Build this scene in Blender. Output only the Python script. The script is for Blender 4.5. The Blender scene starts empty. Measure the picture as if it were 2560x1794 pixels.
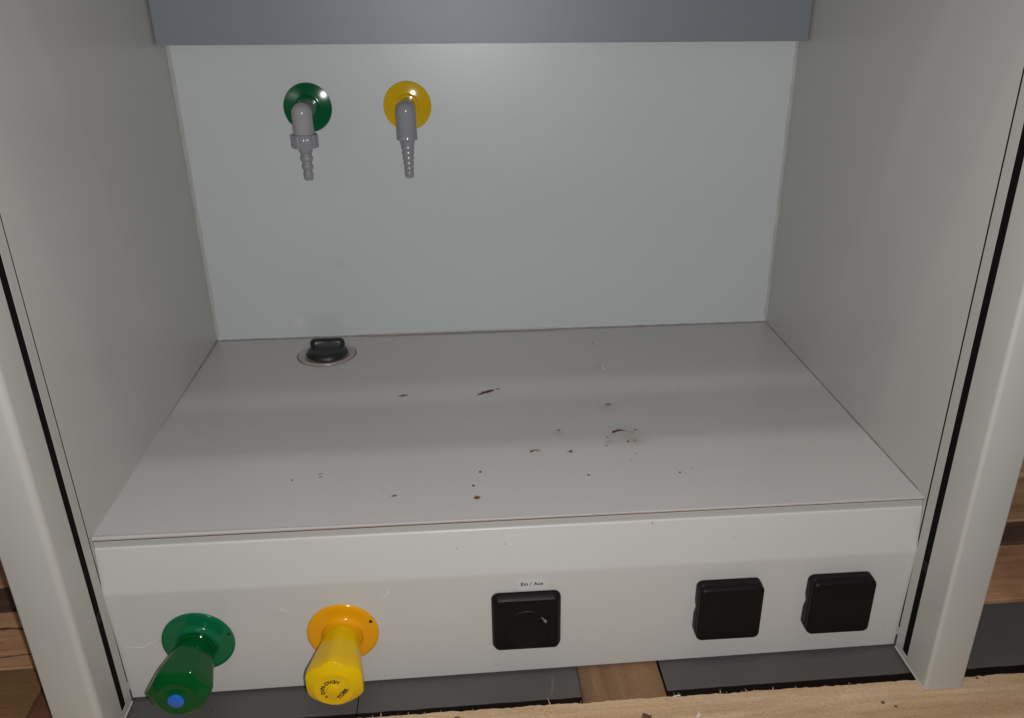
import bpy, bmesh, math, random
from mathutils import Vector, noise
random.seed(7)
S = bpy.context.scene
COL = S.collection
PI = math.pi
W = 0.75                     # clear width of the hood

# ------------------------------------------------------------------ camera
cd = bpy.data.cameras.new("camera"); cam = bpy.data.objects.new("camera", cd); COL.objects.link(cam)
cam.location = (0.33449, -0.63840, 0.43964)
cam.rotation_euler = (math.radians(65.0548), math.radians(0.90238), math.radians(-3.71369))
cd.sensor_width = 36; cd.lens = 30.008; cd.shift_y = 0.01447
cd.clip_start = 0.01; cd.clip_end = 100
S.camera = cam

# ------------------------------------------------------------------ light
S.view_settings.view_transform = 'Standard'; S.view_settings.look = 'None'
S.view_settings.exposure = 0; S.view_settings.gamma = 1
w = bpy.data.worlds.new("World"); S.world = w; w.use_nodes = True
bg = w.node_tree.nodes['Background']; bg.inputs[0].default_value = (1.0, 0.95, 0.89, 1); bg.inputs[1].default_value = 0.07

def lamp(name, kind, loc, energy, color, **kw):
    l = bpy.data.lights.new(name, kind); o = bpy.data.objects.new(name, l); COL.objects.link(o)
    o.location = loc; l.energy = energy; l.color = color
    for k, v in kw.items(): setattr(l, k, v)
    return o
# the phone's flash, beside the lens
lamp("flash", 'POINT', (0.350, -0.640, 0.428), 19.8, (1.0, 0.995, 0.995), shadow_soft_size=0.005)
# ceiling tube of the room, above and in front of the hood
t = lamp("ceiling_tube", 'AREA', (0.30, -0.70, 2.60), 8.5, (1.0, 0.90, 0.78), shape='RECTANGLE', size=1.3, size_y=0.10)
t.rotation_euler = (math.radians(18), 0, 0)

# ------------------------------------------------------------------ materials
def mat(name, color, rough=0.4, spec=0.5, metal=0.0, var=0.04, vscale=14, bump=0.0, bscale=300, stretch=(1, 1, 1),
        speck=None, coat=0.0, rvar=0.06, croug=.08):
    m = bpy.data.materials.new(name); m.use_nodes = True
    nt = m.node_tree; b = nt.nodes['Principled BSDF']
    b.inputs['Roughness'].default_value = rough; b.inputs['Metallic'].default_value = metal
    b.inputs['Specular IOR Level'].default_value = spec
    b.inputs['Coat Weight'].default_value = coat; b.inputs['Coat Roughness'].default_value = croug
    tc = nt.nodes.new('ShaderNodeTexCoord'); mp = nt.nodes.new('ShaderNodeMapping')
    mp.inputs['Scale'].default_value = stretch
    nt.links.new(tc.outputs['Object'], mp.inputs['Vector'])
    nz = nt.nodes.new('ShaderNodeTexNoise'); nz.inputs['Scale'].default_value = vscale
    nz.inputs['Detail'].default_value = 6; nz.inputs['Roughness'].default_value = 0.6
    nt.links.new(mp.outputs[0], nz.inputs['Vector'])
    mx = nt.nodes.new('ShaderNodeMix'); mx.data_type = 'RGBA'
    c = Vector(color)
    mx.inputs[6].default_value = (*(c * (1 - var)), 1); mx.inputs[7].default_value = (*(c * (1 + var)), 1)
    nt.links.new(nz.outputs['Fac'], mx.inputs[0])
    out = mx.outputs[2]
    if speck:
        n2 = nt.nodes.new('ShaderNodeTexNoise'); n2.inputs['Scale'].default_value = speck[0]; n2.inputs['Detail'].default_value = 3
        nt.links.new(mp.outputs[0], n2.inputs['Vector'])
        r = nt.nodes.new('ShaderNodeMapRange'); r.inputs[1].default_value = speck[1]; r.inputs[2].default_value = speck[1] + 0.05
        nt.links.new(n2.outputs['Fac'], r.inputs[0])
        m2 = nt.nodes.new('ShaderNodeMix'); m2.data_type = 'RGBA'; m2.inputs[7].default_value = (*speck[2], 1)
        nt.links.new(out, m2.inputs[6]); nt.links.new(r.outputs[0], m2.inputs[0]); out = m2.outputs[2]
    nt.links.new(out, b.inputs['Base Color'])
    rr = nt.nodes.new('ShaderNodeMapRange'); rr.inputs[3].default_value = max(0.03, rough - rvar); rr.inputs[4].default_value = rough + rvar
    nt.links.new(nz.outputs['Fac'], rr.inputs[0]); nt.links.new(rr.outputs[0], b.inputs['Roughness'])
    if bump:
        n3 = nt.nodes.new('ShaderNodeTexNoise'); n3.inputs['Scale'].default_value = bscale; n3.inputs['Detail'].default_value = 3
        nt.links.new(mp.outputs[0], n3.inputs['Vector'])
        bp = nt.nodes.new('ShaderNodeBump'); bp.inputs['Strength'].default_value = bump; bp.inputs['Distance'].default_value = 0.001
        nt.links.new(n3.outputs['Fac'], bp.inputs['Height']); nt.links.new(bp.outputs[0], b.inputs['Normal'])
    m['out'] = 1
    return m

def blotch(m, spots, color):
    """light chalky marks at fixed places of a surface (object coordinates = world here)"""
    nt = m.node_tree; b = nt.nodes['Principled BSDF']
    src = b.inputs['Base Color'].links[0].from_socket
    tc = nt.nodes.new('ShaderNodeTexCoord')
    for (x, y, z, r, k) in spots:
        d = nt.nodes.new('ShaderNodeVectorMath'); d.operation = 'DISTANCE'; d.inputs[1].default_value = (x, y, z)
        nt.links.new(tc.outputs['Object'], d.inputs[0])
        mr = nt.nodes.new('ShaderNodeMapRange'); mr.interpolation_type = 'SMOOTHSTEP'
        mr.inputs[1].default_value = 0; mr.inputs[2].default_value = r; mr.inputs[3].default_value = k; mr.inputs[4].default_value = 0
        nt.links.new(d.outputs['Value'], mr.inputs[0])
        mx = nt.nodes.new('ShaderNodeMix'); mx.data_type = 'RGBA'; mx.inputs[7].default_value = (*color, 1)
        nt.links.new(mr.outputs[0], mx.inputs[0]); nt.links.new(src, mx.inputs[6]); src = mx.outputs[2]
    nt.links.new(src, b.inputs['Base Color'])

def wood(name, light, dark, sc=1.0, seed=0.0, stain=None, axis='x'):
    m = bpy.data.materials.new(name); m.use_nodes = True
    nt = m.node_tree; b = nt.nodes['Principled BSDF']
    b.inputs['Roughness'].default_value = 0.75; b.inputs['Specular IOR Level'].default_value = 0.25
    tc = nt.nodes.new('ShaderNodeTexCoord'); mp = nt.nodes.new('ShaderNodeMapping')
    mp.inputs['Location'].default_value = (seed, seed * 1.7, seed * .3)
    mp.inputs['Scale'].default_value = (5 * sc, 55 * sc, 55 * sc) if axis == 'x' else (55 * sc, 5 * sc, 55 * sc)
    nt.links.new(tc.outputs['Object'], mp.inputs['Vector'])
    n1 = nt.nodes.new('ShaderNodeTexNoise'); n1.inputs['Scale'].default_value = 1.0; n1.inputs['Detail'].default_value = 8
    n1.inputs['Roughness'].default_value = 0.62; n1.inputs['Distortion'].default_value = 0.9
    nt.links.new(mp.outputs[0], n1.inputs['Vector'])
    cr = nt.nodes.new('ShaderNodeValToRGB')
    cr.color_ramp.elements[0].position = 0.33; cr.color_ramp.elements[0].color = (*dark, 1)
    cr.color_ramp.elements[1].position = 0.66; cr.color_ramp.elements[1].color = (*light, 1)
    nt.links.new(n1.outputs['Fac'], cr.inputs[0])
    # soft large patches and short fibres
    n2 = nt.nodes.new('ShaderNodeTexNoise'); n2.inputs['Scale'].default_value = 16; n2.inputs['Detail'].default_value = 4
    nt.links.new(tc.outputs['Object'], n2.inputs['Vector'])
    r2 = nt.nodes.new('ShaderNodeMapRange'); r2.inputs[1].default_value = .45; r2.inputs[2].default_value = .7; r2.inputs[4].default_value = .55
    nt.links.new(n2.outputs['Fac'], r2.inputs[0])
    mx = nt.nodes.new('ShaderNodeMix'); mx.data_type = 'RGBA'
    st = stain or tuple(.55 * l + .25 * d for l, d in zip(light, dark))
    mx.inputs[7].default_value = (*st, 1)
    nt.links.new(cr.outputs[0], mx.inputs[6]); nt.links.new(r2.outputs[0], mx.inputs[0])
    n4 = nt.nodes.new('ShaderNodeTexNoise'); n4.inputs['Scale'].default_value = 420; n4.inputs['Detail'].default_value = 2
    nt.links.new(tc.outputs['Object'], n4.inputs['Vector'])
    m3 = nt.nodes.new('ShaderNodeMix'); m3.data_type = 'RGBA'; m3.blend_type = 'OVERLAY'; m3.inputs[0].default_value = .25
    nt.links.new(mx.outputs[2], m3.inputs[6]); nt.links.new(n4.outputs['Fac'], m3.inputs[7])
    hsv = nt.nodes.new('ShaderNodeHueSaturation'); hsv.inputs['Saturation'].default_value = .95
    nt.links.new(m3.outputs[2], hsv.inputs['Color'])
    nt.links.new(hsv.outputs[0], b.inputs['Base Color'])
    bp = nt.nodes.new('ShaderNodeBump'); bp.inputs['Strength'].default_value = .5; bp.inputs['Distance'].default_value = .0012
    ad = nt.nodes.new('ShaderNodeMath'); ad.operation = 'ADD'
    nt.links.new(n1.outputs['Fac'], ad.inputs[0]); nt.links.new(n4.outputs['Fac'], ad.inputs[1])
    nt.links.new(ad.outputs[0], bp.inputs['Height']); nt.links.new(bp.outputs[0], b.inputs['Normal'])
    return m

M = {}
M['paint'] = mat('white powder coat', (.485, .475, .456), rough=.56, coat=.3, croug=.27, var=.02, bump=.05, bscale=900, speck=(70, .735, (.36, .35, .33)))
M['post'] = mat('post powder coat', (.425, .413, .382), rough=.30, var=.03, bump=.05, bscale=900)
M['side'] = mat('side liner', (.455, .445, .42), rough=.33, var=.05, vscale=5, bump=.03, bscale=500, speck=(60, .745, (.36, .36, .33)))
M['back'] = mat('back liner', (.485, .510, .512), rough=.36, var=.03, vscale=6, bump=.03, bscale=400, stretch=(.35, 1, 1.6), speck=(75, .775, (.27, .28, .30)))
blotch(M['back'], [(.1126, .448, .024, .013, .35), (.1753, .4473, .020, .012, .3), (.158, .4475, .012, .03, -.12), (.30, .446, .25, .05, .06)], (.66, .66, .64))
M['floor'] = mat('work surface', (.485, .468, .462), rough=.26, var=.035, vscale=7, bump=.03, bscale=350, speck=(80, .765, (.30, .27, .25)))
blotch(M['floor'], [(.4990, .138, 0, .034, .42), (.505, .128, 0, .012, .5), (.490, .205, 0, .018, .32), (.478, .128, 0, .009, .5), (.428, .152, 0, .012, .4), (.436, .113, 0, .008, .4), (.355, .257, 0, .012, .4), (.497, .315, 0, .012, .3), (.37, .258, 0, .02, .12), (.398, .117, 0, .014, .12), (.154, .388, 0, .052, .25)], (.33, .29, .25))
M['baffle'] = mat('grey baffle metal', (.170, .186, .208), rough=.47, var=.03, vscale=40, bump=.03, bscale=900, metal=.12, rvar=.015)
M['seal'] = mat('silicone', (.42, .41, .39), rough=.35, var=.25, vscale=35, bump=.4, bscale=120)
M['strip'] = mat('flange shade grey', (.375, .37, .345), rough=.45, var=.03)
M['trim'] = mat('edge trim', (.47, .45, .435), rough=.3, var=.06, vscale=40)
M['slot'] = mat('black gap fill', (.004, .0035, .0035), rough=.9, var=.3, vscale=200, spec=.1)
M['black'] = mat('black plastic', (.0052, .0043, .0044), rough=.46, var=.15, vscale=60, bump=.12, bscale=1400, spec=.17)
M['rubber'] = mat('black rubber', (.010, .011, .010), rough=.45, var=.2, vscale=80, bump=.1, bscale=500)
M['green'] = mat('green rosette', (.003, .110, .042), rough=.15, var=.05, spec=.3, rvar=.02)
M['greenk'] = mat('green knob', (.001, .066, .012), rough=.13, var=.06, spec=.22, rvar=.02)
M['green2'] = mat('dark green rosette', (.002, .085, .026), rough=.13, var=.05, spec=.3, rvar=.02)
M['yellow'] = mat('orange yellow rosette', (.66, .285, .004), rough=.15, var=.03, spec=.3, rvar=.02)
M['yellowk'] = mat('yellow knob', (.62, .39, .003), rough=.14, var=.04, spec=.22, rvar=.02)
M['yellow2'] = mat('yellow rosette upper', (.56, .355, .006), rough=.10, var=.04, spec=.4, rvar=.01)
M['blue'] = mat('blue dot', (.012, .115, .48), rough=.3, var=.03)
M['grey1'] = mat('light grey plastic', (.31, .30, .308), rough=.14, spec=.35, var=.05, rvar=.015)
M['grey2'] = mat('grey plastic', (.25, .255, .275), rough=.14, spec=.35, var=.05, rvar=.015)
M['hole'] = mat('dark hole', (.02, .012, .008), rough=.8)
M['ink'] = mat('black ink', (.015, .012, .01), rough=.6)
M['sticker'] = mat('sticker film', (.50, .50, .50), rough=.25, var=.02)
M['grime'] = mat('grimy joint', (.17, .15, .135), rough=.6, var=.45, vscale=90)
M['clip'] = mat('slot clip', (.010, .010, .010), rough=.7, spec=.15)
M['ring'] = mat('drain ring', (.37, .32, .295), rough=.3, var=.2, vscale=60)
M['brown'] = mat('dried brown residue', (.072, .030, .015), rough=.75, var=.6, vscale=250, spec=.15)
M['tan'] = mat('tan residue', (.24, .17, .13), rough=.45, var=.3, vscale=300)
M['rust'] = mat('rusty residue', (.17, .068, .030), rough=.75, var=.4, vscale=300, spec=.15)
M['scratch'] = mat('scratch', (.62, .61, .58), rough=.4)
M['lightscr'] = mat('faint scratch', (.54, .52, .50), rough=.4)
M['pale_mark'] = mat('pale plastic mark', (.16, .16, .155), rough=.6, var=.5, vscale=700)
M['mat'] = mat('grey mat face', (.078, .075, .074), rough=.62, var=.12, vscale=25, bump=.1, bscale=600, spec=.3, speck=(120, .73, (.03, .03, .032)))
M['mat_shade'] = mat('gap shade on mat edge', (.010, .007, .006), rough=.9, var=.3, spec=.1)  # near-black colour gives the gap beside the mats its shade
M['knot'] = mat('knot', (.10, .052, .025), rough=.8, var=.3, vscale=150)
M['chip'] = mat('pale wood chip', (.60, .56, .48), rough=.8, var=.1)
M['fibre'] = mat('wood fibre', (.55, .43, .29), rough=.8, var=.2)
M['crack'] = mat('wood crack', (.095, .042, .020), rough=.9, var=.3)
M['concrete'] = mat('concrete', (.10, .095, .09), rough=.85, var=.2, vscale=20, bump=.3, bscale=200)
M['wfront'] = wood('front plank wood', (.60, .43, .27), (.39, .25, .135), .7, 1.3, stain=(.45, .275, .13))
M['wsecond'] = wood('second plank wood', (.50, .27, .14), (.30, .14, .065), 1.0, 4.1, stain=(.19, .08, .04))
M['wdark'] = wood('stained plank wood', (.10, .062, .038), (.045, .028, .02), 1.0, 8.6, stain=(.22, .08, .03))
M['wbrown'] = wood('cross board wood', (.22, .125, .062), (.10, .052, .026), .7, 2.2, stain=(.20, .10, .035), axis='y')
M['wolive'] = wood('olive board wood', (.21, .108, .042), (.13, .062, .025), .8, 5.2, stain=(.15, .075, .03))
M['wred'] = wood('red board wood', (.15, .06, .028), (.09, .035, .017), .8, 6.7, stain=(.10, .035, .02))

# ------------------------------------------------------------------ object helpers
def obj(name, bm, m, parent=None, smooth=None, label=None, kind=None):
    bmesh.ops.recalc_face_normals(bm, faces=bm.faces[:])
    me = bpy.data.meshes.new(name); bm.to_mesh(me); bm.free()
    ms = m if isinstance(m, (list, tuple)) else [m]
    for x in ms: me.materials.append(M[x])
    if smooth is not None:
        for p in me.polygons: p.use_smooth = True
        me.set_sharp_from_angle(angle=math.radians(smooth))
    o = bpy.data.objects.new(name, me); COL.objects.link(o)
    if parent is not None:
        o.parent = parent
        if parent.type == 'EMPTY': o.location = -Vector(parent.location)
    if label: o['label'] = label
    if kind: o['kind'] = kind
    return o

def thing(name, loc, label, cat, group=None):
    o = bpy.data.objects.new(name, None); COL.objects.link(o); o.location = loc
    o.empty_display_size = .05
    o['label'] = label; o['category'] = cat
    if group: o['group'] = group
    return o

def box(bm, x0, x1, y0, y1, z0, z1, mi=0):
    v = [bm.verts.new(p) for p in ((x0,y0,z0),(x1,y0,z0),(x1,y1,z0),(x0,y1,z0),(x0,y0,z1),(x1,y0,z1),(x1,y1,z1),(x0,y1,z1))]
    fs = [bm.faces.new([v[i] for i in f]) for f in ((0,3,2,1),(4,5,6,7),(0,1,5,4),(1,2,6,5),(2,3,7,6),(3,0,4,7))]
    for f in fs: f.material_index = mi
    return v, fs

def hexa(bm, p):
    v = [bm.verts.new(q) for q in p]
    return [bm.faces.new([v[i] for i in f]) for f in ((0,3,2,1),(4,5,6,7),(0,1,5,4),(1,2,6,5),(2,3,7,6),(3,0,4,7))]

def bev(bm, w, seg=2):
    bmesh.ops.bevel(bm, geom=bm.edges[:], offset=w, segments=seg, profile=.5, affect='EDGES')

def frame(c, ax):
    """right handed frame; returns f(r, theta, t) -> point with theta=0 pointing along local x"""
    ax = Vector(ax).normalized()
    u = Vector((1, 0, 0)) if abs(ax.x) < .9 else Vector((0, 1, 0))
    u = (u - ax * u.dot(ax)).normalized(); v = ax.cross(u)
    c = Vector(c)
    return lambda r, th, t: c + u * (r * math.cos(th)) + v * (r * math.sin(th)) + ax * t

def loft(bm, rings, cap0=True, cap1=True, mi=0):
    vs = [[bm.verts.new(p) for p in r] for r in rings]
    n = len(vs[0])
    for a, b in zip(vs[:-1], vs[1:]):
        for i in range(n):
            f = bm.faces.new((a[i], a[(i+1) % n], b[(i+1) % n], b[i])); f.material_index = mi
    if cap0: bm.faces.new(vs[0][::-1]).material_index = mi
    if cap1: bm.faces.new(vs[-1]).material_index = mi
    return vs

def lathe(bm, c, ax, prof, n=64, rad=None, cap0=True, cap1=True):
    """prof: list of (radius, height); rad(theta, r, t) may reshape the radius"""
    f = frame(c, ax)
    rings = []
    for r, t in prof:
        r = max(r, 1e-5)
        rings.append([f(rad(2*PI*i/n, r, t) if rad else r, 2*PI*i/n, t) for i in range(n)])
    return loft(bm, rings, cap0, cap1)

def rrect(w, h, rc, n=8, m=6):
    """points of a rounded rectangle in (x, z), counter-clockwise from the right side"""
    pts = []
    for cx, cz, a0 in ((w/2-rc, h/2-rc, 0), (-w/2+rc, h/2-rc, 90), (-w/2+rc, -h/2+rc, 180), (w/2-rc, -h/2+rc, 270)):
        for i in range(n + 1):
            a = math.radians(a0 + 90 * i / n); pts.append((cx + rc * math.cos(a), cz + rc * math.sin(a)))
        # straight run to the next corner
        a = math.radians(a0 + 90); x, z = pts[-1]; L = (w - 2*rc) if a0 in (0, 180) else (h - 2*rc)
        dx, dz = -math.sin(a), math.cos(a)
        for k in range(1, m): pts.append((x + dx * L * k / m, z + dz * L * k / m))
    return pts

def text_bm(body, size, xf, align='CENTER', extrude=.0001, font_shear=0, bold=.03, track=1.0):
    cu = bpy.data.curves.new('t', 'FONT'); cu.body = body; cu.size = size; cu.align_x = align; cu.align_y = 'CENTER'; cu.space_character = track
    cu.extrude = extrude; cu.shear = font_shear; cu.offset = size * bold; cu.resolution_u = 4
    o = bpy.data.objects.new('t', cu); COL.objects.link(o)
    dg = bpy.context.evaluated_depsgraph_get(); dg.update()
    me = bpy.data.meshes.new_from_object(o.evaluated_get(dg))
    bm = bmesh.new(); bm.from_mesh(me)
    bpy.data.objects.remove(o); bpy.data.curves.remove(cu); bpy.data.meshes.remove(me)
    for v in bm.verts: v.co = xf(v.co)
    return bm
def merge(dst, src):
    me = bpy.data.meshes.new('m'); src.to_mesh(me); dst.from_mesh(me); bpy.data.meshes.remove(me); src.free()

def ribbon(pts, ws, h, plane='z', base=0.0, jit=.25, n=10, seed=0, grow=1.0):
    """a thin dried trace: closed irregular outline round a path, domed by h above the surface"""
    rnd = random.Random(seed)
    P = []
    m = len(pts)
    for i in range(n + 1):
        s = i / n * (m - 1) if m > 1 else 0
        k = min(int(s), m - 2) if m > 1 else 0; f = s - k
        p = Vector(pts[k]).lerp(Vector(pts[min(k+1, m-1)]), f); wv = ws[k] + (ws[min(k+1, m-1)] - ws[k]) * f
        P.append((p, wv))
    bm = bmesh.new(); L = []; R = []; Cn = []
    def co(a, b, t): return (a, b, base + t) if plane == 'z' else (a, base - t, b)
    for i, (p, wv) in enumerate(P):
        d = (P[min(i+1, n)][0] - P[max(i-1, 0)][0])
        if d.length < 1e-9: d = Vector((1, 0))
        d.normalize(); nn = Vector((-d.y, d.x))
        end = math.sqrt(max(0, 1 - abs(2 * i / n - 1) ** 4)) * .9 + .1
        wv = wv * grow; a = p + nn * wv * end * (1 + rnd.uniform(-jit, jit)); b = p - nn * wv * end * (1 + rnd.uniform(-jit, jit))
        L.append(bm.verts.new(co(a.x, a.y, .00006))); R.append(bm.verts.new(co(b.x, b.y, .00006))); Cn.append(bm.verts.new(co(p.x, p.y, h)))
    for i in range(n):
        bm.faces.new((L[i], L[i+1], Cn[i+1], Cn[i])); bm.faces.new((Cn[i], Cn[i+1], R[i+1], R[i]))
    return bm

def spot(c, rx, ry, h, seed, plane='z', base=0.0, jit=.22, n=14):
    rnd = random.Random(seed); bm = bmesh.new()
    def co(a, b, t): return (a, b, base + t) if plane == 'z' else (a, base - t, b)
    m = bm.verts.new(co(c[0], c[1], h)); r = []
    for i in range(n):
        a = 2*PI*i/n; k = 1 + rnd.uniform(-jit, jit); r.append(bm.verts.new(co(c[0] + rx*k*math.cos(a), c[1] + ry*k*math.sin(a), .00006)))
    for i in range(n): bm.faces.new((m, r[i], r[(i+1) % n]))
    return bm

# ground line of the pallet: it falls 11.7 mm towards the left
def G(x): return -0.18328 + 0.015622 * x
def pn(x, z, k=.9975): return .3345 + (x - .3345) * k, .4396 + (z - .4396) * k   # positions measured on the panel face

# ================================================================== FLOOR + PALLET
bm = bmesh.new(); box(bm, -6, 6, -6, 6, -.40, -.330)
obj('floor', bm, 'concrete', kind='structure')

pallet = thing('wooden_pallet', (.375, .2, -.325), 'rough wooden pallet of tan and reddish planks under the white fume hood', 'pallet')
def plank(name, x0, x1, y0, y1, top, thick, m, nx=120, rough=.0012, seed=0, skew=0.0, label=None):
    """a sawn board: long grid with uneven long edges; top(x) is the height of its upper face"""
    rnd = random.Random(seed); bm = bmesh.new(); rings = []
    for i in range(nx + 1):
        x = x0 + (x1 - x0) * i / nx
        nf = noise.noise(Vector((x * 60, seed, 0))) * rough + rnd.uniform(-rough, rough) * .45
        nb = noise.noise(Vector((x * 45, seed + 9, 0))) * rough + rnd.uniform(-rough, rough) * .6
        zt = noise.noise(Vector((x * 30, seed + 3, 0))) * rough * .25
        a, b = y0 + nf * .7, y1 + nb + skew * (x - x0)
        t = top(x)
        rings.append([(x, a, t - thick), (x, b - .001, t - thick), (x, b, t - .0012 + zt), (x, b - .0014, t + zt),
                      (x, (a + b) / 2, t), (x, a + .0014, t + zt), (x, a, t - .0012 + zt)])
    loft(bm, rings)
    return obj(name, bm, m, pallet, smooth=40, label=label)

front = plank('plank', -.55, 1.25, -.193, -.0404, G, .022, 'wfront', nx=420, seed=1, skew=-.0075, label='pale tan front plank with dark knots')
second = plank('plank', -.55, 1.25, .0500, .1405, G, .022, 'wsecond', nx=160, rough=.0008, seed=2, label='reddish brown second plank with dark grain')
plank('plank', -.55, 1.25, .1440, .1850, lambda x: G(x) - .001, .022, 'wdark', nx=160, rough=.0012, seed=3, label='dark stained narrow plank')
plank('plank', -.55, 1.25, .1858, .2780, G, .022, 'wsecond', nx=100, rough=.001, seed=13)
plank('plank', -.55, 1.25, .2850, .4200, G, .022, 'wfront', nx=60, seed=4)
plank('plank', -.55, 1.25, .4500, .5900, G, .022, 'wsecond', nx=60, seed=5)
for cx in (-.40, .47, 1.15):
    bm = bmesh.new()
    box(bm, cx - .07, cx + .07, -.193, .59, G(cx) - .0460, G(cx) - .0245); bev(bm, .0015, 1)
    obj('stringer_board', bm, 'wbrown', pallet)
    for cy in (-.14, .2, .53):
        bm = bmesh.new(); box(bm, cx - .05, cx + .05, cy - .05, cy + .05, -.3295, G(cx) - .0470); bev(bm, .003, 1)
        obj('block', bm, 'wbrown', pallet)
def filler(x0, x1, y0, y1, m, dz, label, sk=0):
    bm = bmesh.new()
    n = 24; rings = []
    for i in range(n + 1):
        y = y0 + (y1 - y0) * i / n; j = noise.noise(Vector((y * 80, x0 * 9, 0))) * .0007; k = noise.noise(Vector((y * 80, x1 * 9, 4))) * .0006
        a, b = x0 + j + sk * i / n, x1 + k + sk * i / n
        rings.append([(a + .002, y, G(a) - .024), (b, y, G(b) - .024), (b, y, G(b) - dz - .001), (b - .001, y, G(b) - dz), (a + .0014, y, G(a) - dz), (a, y, G(a) - dz - .0018)])
    loft(bm, rings)
    return obj('filler_board', bm, m, pallet, smooth=35, label=label)
filler(.4303, .5102, -.0470, .0492, 'wbrown', .0038, 'brown stained board showing between two grey mats')
filler(-.30, -.0958, -.0470, .0494, 'wolive', .0012, 'olive brown board left of the hood', sk=-.001)
filler(-.0948, -.0225, -.0470, .0494, 'wred', .0030, 'dark reddish board beside the left post')
# splinters along the sawn rear edge of the front plank
bm = bmesh.new(); rnd = random.Random(5)
for k in range(42):
    x = rnd.uniform(.0, .95); L = rnd.choice([.0012, .0016, .002, .0026, .0042]); d = Vector((rnd.uniform(-.5, .5), 1, rnd.uniform(.1, .7))).normalized() * L
    p = Vector((x, -.0451 - .0075 * x, G(x) - .0006)); wv = rnd.uniform(.0002, .00045)
    a = [bm.verts.new(p + Vector(q)) for q in ((-wv, 0, 0), (wv, 0, 0), (0, -.0004, wv))]; tp = bm.verts.new(p + d)
    for i in range(3): bm.faces.new((a[i], a[(i+1) % 3], tp))
    bm.faces.new(a)
for (x, L, dx) in ((.399, .0085, -.35), (.241, .004, .1), (.56, .0042, .1), (.585, .003, -.4), (.61, .0035, .3)):
    p = Vector((x, -.0451 - .0075 * x, G(x) - .0004)); wv = .0006; d = Vector((dx, 1, .35)).normalized() * L
    a = [bm.verts.new(p + Vector(q)) for q in ((-wv, 0, 0), (wv, 0, 0), (0, -.0004, wv))]; tp = bm.verts.new(p + d)
    for i in range(3): bm.faces.new((a[i], a[(i+1) % 3], tp))
    bm.faces.new(a)
obj('splinter', bm, 'fibre', front, kind='stuff')
for i, (x, y, r, m) in enumerate(((.4846, -.0722, .0050, 'knot'), (.7041, -.0751, .0020, 'knot'), (.7138, -.0808, .0018, 'knot'), (.312, -.0575, .0035, 'knot'), (.805, -.0545, .0016, 'knot'), (.862, -.0890, .0034, 'knot'), (.595, -.0885, .003, 'knot'))):
    bm = spot((x, y), r, r * (.8 if r < .004 else .95), .0004, 40 + i, base=G(x) + .0004)
    obj('knot', bm, m, front)
bm = ribbon([(.5295, -.0765), (.533, -.0735), (.5335, -.0705)], [.0012, .0014, .0008], .0008, base=G(.53) + .0005, seed=3); obj('wood_chip', bm, 'chip', front)
bm = ribbon([(.514, -.0500), (.5185, -.0492), (.522, -.0490)], [.0006, .0008, .0004], .0006, base=G(.52) + .0003, seed=4); obj('wood_chip', bm, 'chip', front)
bm = ribbon([(-.30, .0560), (-.19, .0625), (-.12, .0700), (-.05, .074)], [.0010, .0009, .0006, .0005], .0002, base=G(-.15) + .0006, n=30, seed=8, jit=.5); obj('grain_crack', bm, 'crack', second)
bm = ribbon([(-.30, .1085), (-.19, .111), (-.13, .109), (-.02, .113)], [.0014, .0022, .001, .0005], .0002, base=G(-.15) + .0006, n=30, seed=9, jit=.6); obj('grain_crack', bm, 'crack', second)
bm = ribbon([(-.30, .0890), (-.19, .0880), (-.16, .0890)], [.0005, .0010, .0004], .0002, base=G(-.2) + .0006, n=24, seed=10, jit=.6); obj('grain_crack', bm, 'crack', second)

# grey mats laid between the planks
def grey_mat(x0, x1, label, seed, loc):
    t = thing('grey_mat', loc, label, 'mat', 'grey mats laid between the pallet planks')
    n = max(12, int((x1 - x0) * 220)); rings = []
    for i in range(n + 1):
        x = x0 + (x1 - x0) * i / n
        f = noise.noise(Vector((x * 50, seed, 0))) * .0007 + noise.noise(Vector((x * 190, seed, 2))) * .0003
        y0 = -.0385 + f; top = G(x) - .0040
        rings.append([(x, y0, top - .0185), (x, .0488, top - .0185), (x, .0488, top), (x, y0 + .0003, top), (x, y0, top - .0003)])
    bm = bmesh.new(); loft(bm, rings)
    bmesh.ops.recalc_face_normals(bm, faces=bm.faces[:])
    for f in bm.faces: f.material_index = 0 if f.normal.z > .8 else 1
    obj('slab', bm, ['mat', 'mat_shade'], t)
    return t
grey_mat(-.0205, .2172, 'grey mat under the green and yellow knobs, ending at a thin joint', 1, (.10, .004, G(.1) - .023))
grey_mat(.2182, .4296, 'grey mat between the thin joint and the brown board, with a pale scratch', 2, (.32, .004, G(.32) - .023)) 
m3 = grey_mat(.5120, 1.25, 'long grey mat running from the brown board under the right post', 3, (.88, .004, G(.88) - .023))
t2 = [o for o in COL.objects if o.name.startswith('grey_mat')][1]
bm = ribbon([(.4005, -.0385), (.4035, -.022), (.4065, -.004)], [.0006, .0012, .0005], .0002, base=G(.403) - .0039, seed=6, jit=.5)
M['pale'] = mat('pale rub', (.095, .097, .10), rough=.6, var=.1)
obj('scratch', bm, 'pale', t2)

# ================================================================== FUME HOOD
hood = thing('fume_hood', (.375, .2, -.176), 'white laboratory fume hood with green and yellow gas knobs and a stained work surface', 'fume hood')
DL, DR = .4492, .4412           # depth of the back wall at its left and right end
def yb(x): return DL + (DR - DL) * x / W
H = .96

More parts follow.
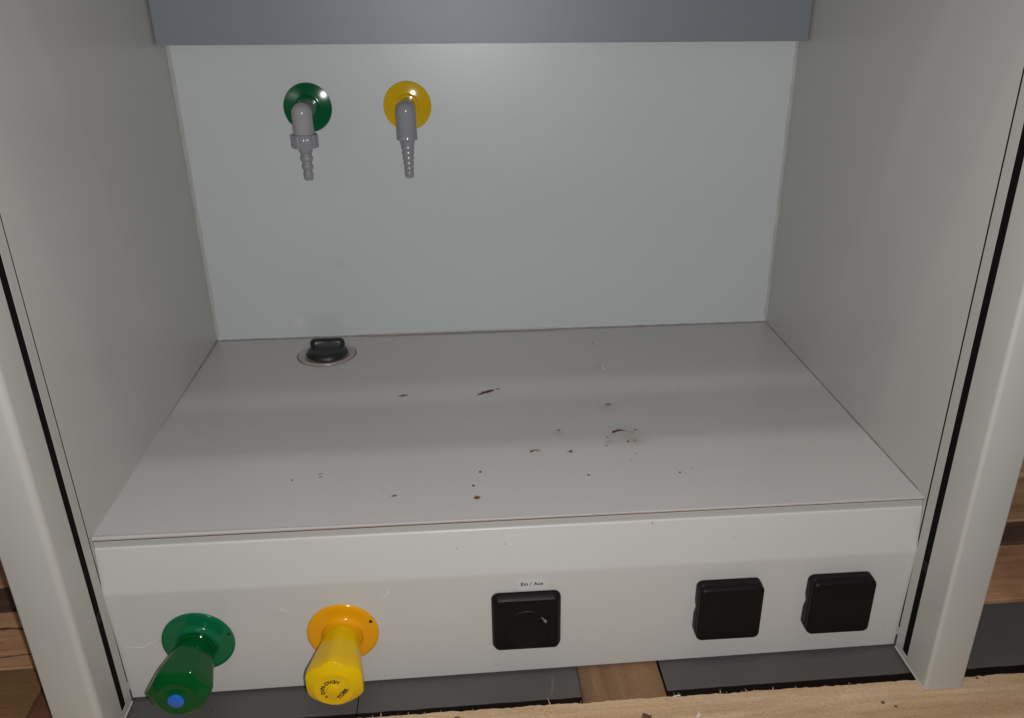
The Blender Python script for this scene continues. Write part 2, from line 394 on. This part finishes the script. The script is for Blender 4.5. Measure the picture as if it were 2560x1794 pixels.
# side walls
for s in (0, 1):
    x0, x1 = ((-.037, 0) if s == 0 else (W, W + .037))
    bm = bmesh.new(); zb = G(x0) + .012
    hexa(bm, [(x0, -.0026, zb), (x1, -.0026, zb), (x1, .475, zb), (x0, .475, zb), (x0, -.0026, H), (x1, -.0026, H), (x1, .475, H), (x0, .475, H)])
    obj('side_wall', bm, 'side', hood)
    bm = bmesh.new(); xa, xb = ((-.006, -.0001) if s == 0 else (W + .0001, W + .006))
    box(bm, xa, xb, -.0034, -.0027, zb + .01, H); obj('gap_shade', bm, 'slot', hood)  # black strip paints the shade of the gap behind the post
# back wall
bm = bmesh.new()
hexa(bm, [(.0004, yb(0), -.02), (W - .0004, yb(W), -.02), (W - .0004, .474, -.02), (.0004, .474, -.02), (.0004, yb(0), H), (W - .0004, yb(W), H), (W - .0004, .474, H), (.0004, .474, H)])
obj('back_wall', bm, 'back', hood)
bm = bmesh.new(); box(bm, -.037, W + .037, -.05, .475, H + .0005, H + .02); obj('hood_roof', bm, 'paint', hood)
# work surface
bm = bmesh.new()
hexa(bm, [(.0004, .0006, -.0022), (W - .0004, .0006, -.0008), (W - .0004, yb(W) - .0005, -.0022), (.0004, yb(0) - .0005, -.0022),
          (.0004, .0006, 0), (W - .0004, .0006, 0), (W - .0004, yb(W) - .0005, 0), (.0004, yb(0) - .0005, 0)])
surf = obj('work_surface', bm, 'floor', hood, label='grey beige work surface with brown stains')
bm = bmesh.new()      # edge trim, thicker on the left, fading out to the right
rings = []
for i in range(61):
    x = .0008 + (W - .0016) * i / 60; k = max(.02, 1 - x / .50); j = noise.noise(Vector((x * 40, 0, 0))) * .0002
    d = .0008 + .0034 * k + j; h = .0003 + .0009 * k
    rings.append([(x, -.0002, -.0012), (x, d, .0001), (x, d * .75, h), (x, .0012 * k, h), (x, -.0002, h * .4)])
loft(bm, rings); obj('edge_trim', bm, 'trim', surf, smooth=50)
bm = bmesh.new(); hexa(bm, [(.001, .0004, -.0031), (W - .001, .0004, -.0024), (W - .001, .004, -.0030), (.001, .004, -.0030), (.001, .0004, -.0023), (W - .001, .0004, -.00085), (W - .001, .004, -.0024), (.001, .004, -.0024)]); obj('joint_line', bm, 'knot', surf)
# stains and droppings on the work surface
def stain(bm, m): return obj('stain', bm, m, surf)
stain(ribbon([(.3445, .2510), (.3553, .2580), (.3650, .2630)], [.0010, .0021, .0022], .0006, seed=1, jit=.3, n=14, grow=1.25), 'brown')
stain(ribbon([(.3666, .2651), (.3721, .2650)], [.0009, .0006], .0004, seed=2, grow=1.25), 'brown')
stain(ribbon([(.2535, .2570), (.2585, .2578), (.2645, .2588)], [.0007, .0017, .0006], .0005, seed=3, grow=1.25), 'brown')
stain(ribbon([(.4842, .1468), (.4893, .1508), (.4934, .1524), (.5000, .1505)], [.0011, .0016, .0013, .0006], .0006, seed=4, n=16, jit=.4, grow=1.25), 'brown')
stain(ribbon([(.5003, .1497), (.5045, .1472), (.5082, .1464)], [.0003, .0006, .0009], .0002, seed=5, jit=.5), 'tan')
stain(ribbon([(.3954, .1158), (.3976, .1176), (.401, .1184), (.4058, .1163)], [.0013, .0012, .0008, .0009], .0005, seed=6, n=14, jit=.35, grow=1.2), 'rust')
stain(spot((.3960, .1160), .0017, .0016, .0009, 7), 'brown')
for i, (c, rx, ry, m) in enumerate((
        ((.4918, .2128), .0026, .0028, 'tan'), ((.5105, .1516), .0015, .0010, 'brown'), ((.4981, .1277), .0013, .0013, 'rust'), ((.5051, .129), .0018, .0011, 'tan'),
        ((.4779, .1383), .0008, .0009, 'brown'), ((.4742, .1209), .0011, .0008, 'brown'), ((.4297, .1583), .0011, .0011, 'brown'), ((.4362, .1122), .0016, .0018, 'brown'),
        ((.343, .0814), .0012, .0013, 'brown'), ((.3358, .0569), .0013, .0012, 'brown'), ((.3387, .0358), .0026, .0026, 'rust'), ((.4477, .066), .0013, .0010, 'brown'),
        ((.5014, .102), .0007, .0007, 'rust'), ((.4943, .0902), .0007, .0007, 'tan'), ((.1601, .0826), .0009, .0009, 'brown'), ((.5369, .0627), .0010, .0010, 'brown'),
        ((.5511, .0689), .0011, .0006, 'tan'), ((.5008, .3884), .0014, .0016, 'tan'), ((.4100, .1550), .0004, .0004, 'brown'), ((.2500, .0570), .0005, .0005, 'rust'), ((.480, .130), .0005, .0006, 'tan'),
        ((.0095, .0042), .0010, .0008, 'brown'), ((.62, .18), .0005, .0005, 'rust'), ((.58, .25), .0006, .0005, 'brown'), ((.23, .17), .0006, .0005, 'tan'), ((.31, .31), .0006, .0006, 'tan'), ((.46, .24), .0006, .0006, 'tan'))):
    stain(spot(c, rx * 1.18, ry * 1.18, .0005, 60 + i), m)
stain(ribbon([(.2584, .0452), (.2637, .0467)], [.0009, .0011], .0004, seed=12, grow=1.3), 'rust')
stain(ribbon([(.1846, .0908), (.1882, .0922)], [.0005, .0004], .0003, seed=13, grow=1.5), 'brown')
stain(ribbon([(.1856, .0858), (.1890, .0866)], [.0005, .0004], .0003, seed=14, grow=1.5), 'brown')
for i, (pts, wv) in enumerate((([(.030, .165), (.045, .172), (.060, .176)], .0004), ([(.062, .205), (.066, .192), (.074, .186)], .0003), ([(.19, .093), (.194, .098), (.197, .104)], .0005),
        ([(.33, .20), (.36, .205)], .0003), ([(.55, .06), (.58, .063), (.60, .061)], .0003), ([(.44, .30), (.47, .298)], .0003), ([(.62, .11), (.65, .118)], .0003), ([(.24, .05), (.252, .062), (.259, .064)], .0003))):
    obj('scratch', ribbon(pts, [wv] * len(pts), .00012, seed=200 + i, jit=.7, n=14), 'lightscr', surf)
stain(ribbon([(.5005, .317), (.5018, .311), (.5028, .305)], [.0006, .0014, .0008], .0001, seed=15, jit=.6), 'scratch')
# drain ring
f = frame((.154, .3885, 0), (0, 0, 1))
bm = bmesh.new(); lathe(bm, (.154, .3885, 0), (0, 0, 1), [(.0367, .0002), (.0362, .0016), (.0345, .0019), (.0300, .0012), (.0290, .0004)], 72)
obj('drain_ring', bm, 'ring', surf, smooth=40)
bm = bmesh.new(); lathe(bm, (.154, .3885, 0), (0, 0, 1), [(.0378, .0001), (.0377, .0004), (.0369, .0005), (.0366, .0003)], 72, cap0=False, cap1=False)
obj('joint_ring', bm, 'rust', surf)
# silicone beads in the corners
def bead(a, b, u, v, r, seed, n=60, m='seal', taper=.001):
    a, b, u, v = Vector(a), Vector(b), Vector(u), Vector(v); bm = bmesh.new(); rings = []
    for i in range(n + 1):
        p = a.lerp(b, i / n); k = r * min(1, .05 + (i / n) / taper) * (1 + .35 * noise.noise(Vector((i * .35, seed, 0))) + .2 * noise.noise(Vector((i * 1.3, seed, 5))))
        rings.append([p - (u + v) * .0004, p + u * k - v * .0004, p + (u + v) * k * .42, p + v * k - u * .0004])
    loft(bm, rings); return obj('sealant_bead', bm, m, hood, smooth=60)
bead((0, .004, 0), (0, DL, 0), (1, 0, 0), (0, 0, 1), .0009, 1)
bead((W, .008, 0), (W, DR, 0), (-1, 0, 0), (0, 0, 1), .0012, 2, m='grime')
bead((0, DL, 0), (W, DR, 0), (0, -1, 0), (0, 0, 1), .0016, 3, 140, m='grime')
bead((.20, yb(.20), .0017), (.46, yb(.46), .0017), (0, -1, 0), (0, 0, 1), .0018, 6, 50)
bead((0, .20, .0016), (0, DL, .0016), (1, 0, 0), (0, 0, 1), .0010, 7, 60, m='grime', taper=.8)
bead((0, DL, 0), (0, DL, .6), (1, 0, 0), (0, -1, 0), .0042, 4)
bead((W, DR, 0), (W, DR, .6), (-1, 0, 0), (0, -1, 0), .0035, 5)
# grey baffle plate hanging in front of the back wall
bm = bmesh.new()
hexa(bm, [(.0024, .4064, .3756), (W - .0024, .4064, .3655), (W - .0024, .4079, .3655), (.0024, .4079, .3756),
          (.0024, .4064, H - .06), (W - .0024, .4064, H - .06), (W - .0024, .4079, H - .06), (.0024, .4079, H - .06)])
baf = obj('baffle_plate', bm, 'baffle', hood, label='grey metal baffle plate along the top')
bm = bmesh.new()
hexa(bm, [(.0024, .4082, .3762), (W - .0024, .4082, .3661), (W - .0024, .4180, .3661), (.0024, .4180, .3762),
          (.0024, .4082, .3776), (W - .0024, .4082, .3675), (W - .0024, .4180, .3675), (.0024, .4180, .3776)])
obj('folded_edge', bm, 'baffle', baf)

# control panel
px0, px1 = .0006, W - .0006
def panel_bottom(x): return -.1826 + .0142 * (x - px0)
fold = [(.0027 - .0022 * math.sin(q), -.0126 + .0022 * math.cos(q)) for q in [PI / 2 * .95 * i / 6 for i in range(7)]]
prof = [(.0095, -.0104)] + fold + [(-.0026, -.0340), (-.00585, -.0545), (-.0062, -.0565), (-.0061, -.0590), (-.0022, None)]
bm = bmesh.new(); rings = []
for x in [px0 + (px1 - px0) * i / 8 for i in range(9)]:
    zb = panel_bottom(x)
    r = [(x, y, zb if z is None else z) for y, z in prof]
    r += [(x, -.0012, zb), (x, .0095, -.05)]
    rings.append(r)
loft(bm, rings)
panel = obj('control_panel', bm, 'paint', hood, smooth=30)
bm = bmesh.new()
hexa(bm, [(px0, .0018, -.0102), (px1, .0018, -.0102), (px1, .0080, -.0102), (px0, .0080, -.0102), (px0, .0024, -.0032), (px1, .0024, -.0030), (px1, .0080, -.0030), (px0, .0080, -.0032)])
obj('shaded_strip', bm, 'strip', panel)  # darker grey stands in for the shaded flange under the lip
def yp(z):
    ps = [p for p in prof if p[1] is not None] + [(-.0022, -.175)]
    for (ya, za), (yc, zc) in zip(ps[:-1], ps[1:]):
        if zc <= z <= za and za > zc: return ya + (yc - ya) * (z - za) / (zc - za)
    return -.0022
# hair scratches and specks on the panel
def mark(pts, ws, seed, m='scratch'):
    q = [pn(*p) for p in pts]; zz = sum(p[1] for p in q) / len(q)
    obj('scratch', ribbon(q, ws, .0001, plane='y', base=yp(zz) - .0001, seed=seed, jit=.4, n=12), m, panel)
mark([(.0044, -.1195), (.0217, -.1217), (.0355, -.1137)], [.0003, .0005, .0003], 1)
mark([(.1509, -.0823), (.1552, -.0864), (.1631, -.0884)], [.0003, .0005, .0003], 2)
mark([(.2459, -.0794), (.2525, -.0738), (.2558, -.0671)], [.0003, .0006, .0002], 3)
mark([(.4973, -.0127), (.4975, -.0168)], [.0002, .00025], 4, 'brown')
for i, c in enumerate(((.362, -.0277), (.2418, -.1757), (.0383, -.1148), (.318, -.0300), (.574, -.0330))):
    q = pn(*c); obj('speck', spot(q, .0006, .0006, .0001, i, plane='y', base=yp(q[1]) - .0001), 'tan', panel)

# corner posts with the sash slot
def arc(cx, cy, r, a0, a1, n=6): return [(cx + r * math.cos(math.radians(a0 + (a1 - a0) * i / n)), cy + r * math.sin(math.radians(a0 + (a1 - a0) * i / n))) for i in range(n + 1)]
for s in (0, 1):
    wd = .0412 if s == 0 else .0365; rr = .0062 if s == 0 else .0036
    yf = -.0648; ys = -.0072
    pts = [(0, ys), (0, -.0192), (.014, -.0192), (.014, -.0292), (0, -.0292)] + arc(rr, yf + rr, rr, 180, 270) + arc(wd - .002, yf + .002, .002, 270, 360, 3) + [(wd, ys)]
    low = [(0, ys)] + arc(rr, yf + rr, rr, 180, 270) + arc(wd - .002, yf + .002, .002, 270, 360, 3) + [(wd, ys)]
    mx = (lambda x: .0015 - x) if s == 0 else (lambda x: W - .0015 + x)
    bm = bmesh.new(); zs = -.1650 if s else -.1745
    loft(bm, [[(mx(x), y, zs) for x, y in pts], [(mx(x), y, H) for x, y in pts]], cap0=False)
    loft(bm, [[(mx(x), y, G(mx(x)) + .0006) for x, y in low], [(mx(x), y, zs) for x, y in low]])
    post = obj('corner_post', bm, 'post', hood, smooth=35)
    bm = bmesh.new()
    xa, xb = sorted((mx(.0003), mx(.0138)))
    box(bm, xa, xb, -.0291, -.0193, zs + .001, H - .002); obj('sash_slot', bm, 'slot', post)  # black box filling the slot almost flush
    # thin folded lip along the foot of the inner face
    bm = bmesh.new(); xa, xb = sorted((mx(-.0008), mx(.004)))
    box(bm, xa, xb, yf + rr * .7, ys - .0002, G(xa) + .0003, G(xa) + .0012); obj('foot_lip', bm, 'trim', post)
    # dull clip inside the slot
    bm = bmesh.new(); xa, xb = sorted((mx(.0000), mx(.00035))); zc = -.056 if s else -.063
    box(bm, xa, xb, -.0285, -.0205, zc - .009, zc + .002); obj('slot_clip', bm, 'clip', post)
# unseen panels above the opening, sized to cast shade bands on the work surface
bm = bmesh.new(); box(bm, -.003, W + .003, -.0255, -.0180, .488, .727); bev(bm, .001, 1); obj('sash_blocker', bm, 'paint', hood)
bm = bmesh.new(); box(bm, .001, W - .001, -.060, -.006, .895, H - .0005); obj('header_blocker', bm, 'paint', hood)

# ------------------------------------------------------------------ valve knobs on the panel
def hexrad(ap, vx, rot):
    def r(th):
        a = (th + rot) % (PI / 3) - PI / 6            # 0 in the middle of a flat
        h = 1 / math.cos(a)
        return ap * h, vx
    return r
def valve(cx, cz, ros_m, knob_m, rot, label, collar):
    y0 = yp(cz) - .0002
    bm = bmesh.new()
    lathe(bm, (cx, y0, cz), (0, -1, 0), [(.0325, 0), (.0333, .0010), (.0331, .0022), (.0322, .0030), (.0300, .0033), (.0250, .0034), (.0220, .0035), (.0200, .0038), (.0188, .0046), (.0180, .0060), (.0176, .0074), (.0174, .0088), (.0150, .0089)], 96)
    knob_bm = bmesh.new()
    n = 144; L = .0645; f = frame((cx, y0 - .0088, cz), (0, -1, 0))
    Rd, Te = .0445, .0642
    ts = ([0, .0014, .0044, .0048] if collar else [0, .0008, .0020]) + [.006, .012, .022, .032, .040, .046, .050] + [.0525 + .0007 * i for i in range(14)]
    rings = []
    for tt in ts:
        k = min(1, tt / .05); ap = .0162 + (.0245 - .0162) * k; sharp = 1.012 + (.125 if collar else .075) * k; zs = 1 - .06 * k
        if tt < .0007: ap -= .0006
        if collar and tt < .0045: ap, sharp = (.0178 if tt else .0172), 1.0
        dome = math.sqrt(2 * Rd * max(1e-7, Te - tt))
        ring = []
        for i in range(n):
            th = 2 * PI * i / n
            a = (th + rot) % (PI / 3) - PI / 6
            h = ap / math.cos(a); vx = ap * sharp                       # rounded corners
            r = -math.log(math.exp(-h / .0004) + math.exp(-vx / .0004)) * .0004
            r = -math.log(math.exp(-r / .00022) + math.exp(-dome / .00022)) * .00022
            q = f(r, th, tt); q.z = cz + (q.z - cz) * zs; ring.append(q)
        rings.append(ring)
    for r, tt in ((.0172, .0631), (.0138, .0633), (.0118, .0632), (.0104, .0636), (.0060, .0640), (.0054, .0649), (.0046, .0652), (.0002, .0653)):
        rings.append([f(r, 2 * PI * i / n, tt) for i in range(n)])
    loft(knob_bm, rings)
    k = obj('valve_knob', knob_bm, knob_m, hood, smooth=32, label=label)
    obj('rosette', bm, ros_m, k, smooth=35)
    return k, y0
gx, gz = pn(.0742, -.1168); yx, yz = pn(.2078, -.1162)
kg, yg = valve(gx, gz, 'green', 'greenk', 0.0, 'green knob on a round green rosette, with a blue dot on its end', True)
ky, yy = valve(yx, yz, 'yellow', 'yellowk', PI / 6, 'yellow knob on an orange yellow rosette, lettered in black on its end', False)
def hole(x, z, y, par):
    x, z = pn(x, z, .984); bm = bmesh.new(); lathe(bm, (x, y, z), (0, -1, 0), [(.0017, 0), (.0017, .0003), (.0013, .0004), (.0011, .0002)], 20); obj('screw_hole', bm, 'hole', par)
hole(.1007, -.1160, yg - .0033, kg); hole(.2335, -.1103, yy - .0033, ky)
bm = bmesh.new(); lathe(bm, (gx, yg - .0088 - .0652, gz), (0, -1, 0), [(.0068, -.001), (.0068, .0003), (.0064, .0006), (.0001, .0007)], 48); obj('blue_dot', bm, 'blue', kg, smooth=40)
# lettering round the end of the yellow knob
yt = yy - .0088 - .0640
def ring_text(dst, chars, r, a0, step, size, inward=False):
    for i, ch in enumerate(chars):
        if ch == ' ': continue
        a = math.radians(a0 - step * i)
        up = Vector((math.cos(a), 0, math.sin(a))); 
        if inward: up = -up
        rt = Vector((up.z, 0, -up.x))
        c = Vector((yx + r * math.cos(a), yt, yz + r * math.sin(a)))
        merge(dst, text_bm(ch, size, lambda p: c + rt * p.x + up * p.y + Vector((0, -p.z, 0))))
bm = bmesh.new(); ring_text(bm, 'DIN-DVGW', .0093, 194, 18.0, .0048); obj('lettering', bm, 'ink', ky)
ca, sa = math.cos(math.radians(50)), math.sin(math.radians(50))
bm = text_bm('TOBB.', .0050, lambda p: Vector((yx + .0078 + p.x * ca - p.y * sa, yt - p.z, yz - .0042 + p.x * sa + p.y * ca)), bold=.035); obj('lettering', bm, 'ink', ky)
bm = bmesh.new(); ring_text(bm, '0', .0095, 226, 0, .0036); obj('lettering', bm, 'ink', ky)

# ------------------------------------------------------------------ switch and covered sockets
def rbox(cx, cz, w, h, rc, layers, y0, notch=False):
    """layers: (inset, depth) from the wall outwards"""
    bm = bmesh.new(); rings = []
    for ins, d in layers:
        ring = []
        for x, z in rrect(w - 2 * ins, h - 2 * ins, max(.0008, rc - ins)):
            if notch and x < -w / 2 + ins + .0003 and abs(z) < .0048 and d < .007: x += .0016
            ring.append((cx + x, y0 - d, cz + z))
        rings.append(ring)
    loft(bm, rings); return bm
sx0, sz0 = .3483, -.0796; d = .6384 - .0085
def at_panel(x, z): return pn(x, z)
cx, cz = pn(.3805, -.1124)
y0 = yp(cz) + .0006
bm = rbox(cx, cz, .0652, .0652, .0072, [(0, 0), (0, .0035), (.0006, .0052), (.0024, .0086), (.0042, .0100), (.0060, .0104)], y0)
sw = obj('light_switch', bm, 'black', hood, smooth=25, label='flat black square switch below the paper label')
sw.name = 'switch_plate'
bm = bmesh.new(); lathe(bm, (cx + .0005, y0 - .0102, cz - .0055), (0, -1, 0), [(.0222, 0), (.0218, .0004), (.0211, .0008), (.0205, .0009), (.0200, .0007), (.0192, .0003), (.0001, .0002)], 80); obj('switch_dial', bm, 'black', sw, smooth=30)
bm = ribbon([(cx + .0128, cz + .0092), (cx + .0152, cz + .0078), (cx + .0170, cz + .0048), (cx + .0178, cz + .0022)], [.0003, .0006, .0012, .0010], .0003, plane='y', base=y0 - .0117, seed=4, jit=.6, n=16)
obj('pale_mark', bm, 'pale_mark', sw)  # scuffed spot on the dial
for i, (x, lab) in enumerate(((.5727, 'left of the two thick black socket boxes'), (.6801, 'right of the two thick black socket boxes, nearest the right post'))):
    cx2, cz2 = pn(x, -.1088)
    yq = yp(cz2) + .0006
    bm = rbox(cx2, cz2, .0615, .0615, .0062, [(0, 0), (0, .0088), (.0007, .0093), (.0007, .0099), (.0002, .0104), (.0003, .0138), (.0010, .0152), (.0022, .0161), (.0040, .0165)], yq, notch=True)
    b = obj('socket_box', bm, 'black', hood, smooth=28, label=lab)
    bm = bmesh.new()   # hinge barrel along the top of the lid
    f = frame((cx2 - .024, yq - .0096, cz2 + .0304), (1, 0, 0)); loft(bm, [[f(.0011, 2*PI*i/12, tt) for i in range(12)] for tt in (0, .048)]); obj('hinge', bm, 'black', b, smooth=40)
    bm = ribbon([(cx2 - .0272, cz2 + .0268), (cx2 - .0248, cz2 + .0278)], [.0004, .0006], .0002, plane='y', base=yq - .0160, seed=i, jit=.5); obj('pale_mark', bm, 'pale_mark', b)  # pale mark at the lid's upper left corner
# paper label above the switch
lx0, lz0 = pn(.3725, -.0790); lx1, lz1 = pn(.3997, -.0664)
yl = yp((lz0 + lz1) / 2)
bm = bmesh.new()
rings = [[((lx0+lx1)/2 + x, yp((lz0+lz1)/2 + z) - dd, (lz0+lz1)/2 + z) for x, z in rrect(lx1-lx0, lz1-lz0, .0012, 5, 4)] for dd in (.0001, .0005)]
loft(bm, rings); lab = obj('paper_label', bm, 'sticker', hood, label='small pale label printed Ein / Aus')
tx, tz = pn(.3862, -.0708)
bm = text_bm('Ein / Aus', .0052, lambda p: Vector((tx - .0002 + p.x * 1.0, yl - .0007 - p.z, tz + p.y)), extrude=.00012, bold=.018, track=1.1)
obj('lettering', bm, 'ink', lab)

# ------------------------------------------------------------------ gas outlets on the back wall
def outlet(cx, cz, ros_m, body_m, label, nut):
    yw = yb(cx) - .0003; ye = .4005                        # elbow stands 47 mm off the wall
    bm = bmesh.new(); r = .0118; n = 48; Rb = .0119
    zlow = cz - (.0262 if nut else .0330)
    tail = [(r * .93, zlow), (r * .99, zlow + .0008), (r, zlow + .0016), (r, zlow + .0026)] if nut else [(r * .9, zlow), (r * 1.02, zlow + .0008), (r * 1.02, zlow + .0036), (r * 1.0, zlow + .0042), (r, zlow + .0048), (r, zlow + .0060)]
    tail += [(r, cz - .004)] + [(r * math.cos(q), cz + r * math.sin(q)) for q in [PI / 2 * i / 14 for i in range(15)]]
    lathe(bm, (cx, ye, 0), (0, 0, 1), tail, n)
    lathe(bm, (cx, yw + .0003, cz), (0, -1, 0), [(.0108, 0), (.0110, yw - ye - .003)], 40)
    e = obj('gas_outlet', bm, body_m, hood, smooth=40, label=label)
    bm = bmesh.new()
    lathe(bm, (cx, yw, cz), (0, -1, 0), [(.0286, 0), (.0290, .0006)] + [(q, .0046 - q * q / .27) for q in (.0287, .0280, .026, .024, .022, .020, .018, .016, .0148)] + [(.0142, .0042), (.0138, .0058), (.0132, .0062), (.0115, .0063)], 80)
    obj('rosette', bm, ros_m, e, smooth=35)
    bm = bmesh.new()
    if nut:
        f = frame((cx, ye, 0), (0, 0, 1)); rings = []
        m = 120
        for rr_, z, fl in ((.0128, .2762, 0), (.0150, .2758, 1), (.0157, .2748, 1), (.0157, .2622, 1), (.0150, .2608, 1), (.0100, .2604, 0)):
            rings.append([f(rr_ * (1 - fl * .05 * (.5 - .5 * math.cos(12 * 2*PI*i/m)) ** 3), 2*PI*i/m, z + cz - .2997) for i in range(m)])
        loft(bm, rings); obj('union_nut', bm, 'grey2', e, smooth=35)
        bm = bmesh.new()
        pr = [(.0078, .2606), (.0077, .2562), (.0068, .2544), (.0060, .2530), (.0061, .2518), (.0070, .2498), (.0073, .2482), (.0071, .2466), (.0060, .2442), (.0053, .2428), (.0055, .2416), (.0062, .2402), (.0065, .2388), (.0063, .2370), (.0053, .2346), (.0047, .2334), (.0049, .2324), (.0054, .2312), (.0056, .2296), (.0055, .2270), (.0051, .2240), (.0043, .2224), (.0030, .2222), (.0028, .2270)]
    else:
        pr = [(.0082, .2672), (.0082, .2640), (.0079, .2615)]
        z = .2612; rr_ = .0074
        for k in range(5):
            pr += [(rr_ - .0006, z), (rr_, z - .0022), (rr_ + .0001, z - .0040), (rr_ - .0008, z - .0056)]; z -= .0062; rr_ -= .00048
        pr += [(.0050, z), (.0052, z - .0030), (.0049, z - .0062), (.0042, z - .0074), (.0028, z - .0075), (.0026, z - .003)]
    lathe(bm, (cx, ye, cz - .2997), (0, 0, 1), pr, 40)
    obj('hose_barb', bm, 'grey2', e, smooth=28)
outlet(.1552, .2997, 'green2', 'grey1', 'grey gas outlet with a green rosette and a union nut', True)
outlet(.2752, .2989, 'yellow2', 'grey2', 'grey gas outlet with a yellow rosette and a slim barbed nozzle', False)

# ================================================================== PLUG IN THE DRAIN
plug = thing('drain_plug', (.154, .3885, .0012), 'black rubber plug with an oval loop grip standing in the round drain', 'plug')
bm = bmesh.new()
px, py = .1545, .3890
lathe(bm, (px, py, 0), (0, 0, 1), [(.0262, .0014), (.0268, .0022), (.0265, .0032), (.0252, .0052), (.0236, .0072), (.0222, .0082), (.0200, .0086), (.0120, .0087), (.0003, .0087)], 64)
obj('plug_body', bm, 'rubber', plug, smooth=40)
bm = bmesh.new()      # loop: stadium shaped ring, standing across the plug
def stad(w, h, r, n=8): return [(x, z) for x, z in rrect(w, h, r, n, 4)]
zc = .0108; py += .0105
o1 = stad(.0445, .0138, .0062); o0 = stad(.0432, .0125, .0057); i1 = stad(.0345, .0062, .0030); i0 = stad(.0335, .0052, .0025); dz = -.0004
R = [[(px + x, py - .0011, zc + z) for x, z in i0], [(px + x, py - .0020, zc + z) for x, z in i1], [(px + x, py - .0020, zc + z) for x, z in o0], [(px + x, py - .0011, zc + z) for x, z in o1],
     [(px + x, py + .0011, zc + z) for x, z in o1], [(px + x, py + .0020, zc + z) for x, z in o0], [(px + x, py + .0020, zc + z) for x, z in i1], [(px + x, py + .0011, zc + z) for x, z in i0]]
vs = loft(bm, R, False, False); n = len(vs[0])
for i in range(n): bm.faces.new((vs[-1][i], vs[-1][(i+1) % n], vs[0][(i+1) % n], vs[0][i]))
obj('loop_grip', bm, 'rubber', plug, smooth=40)
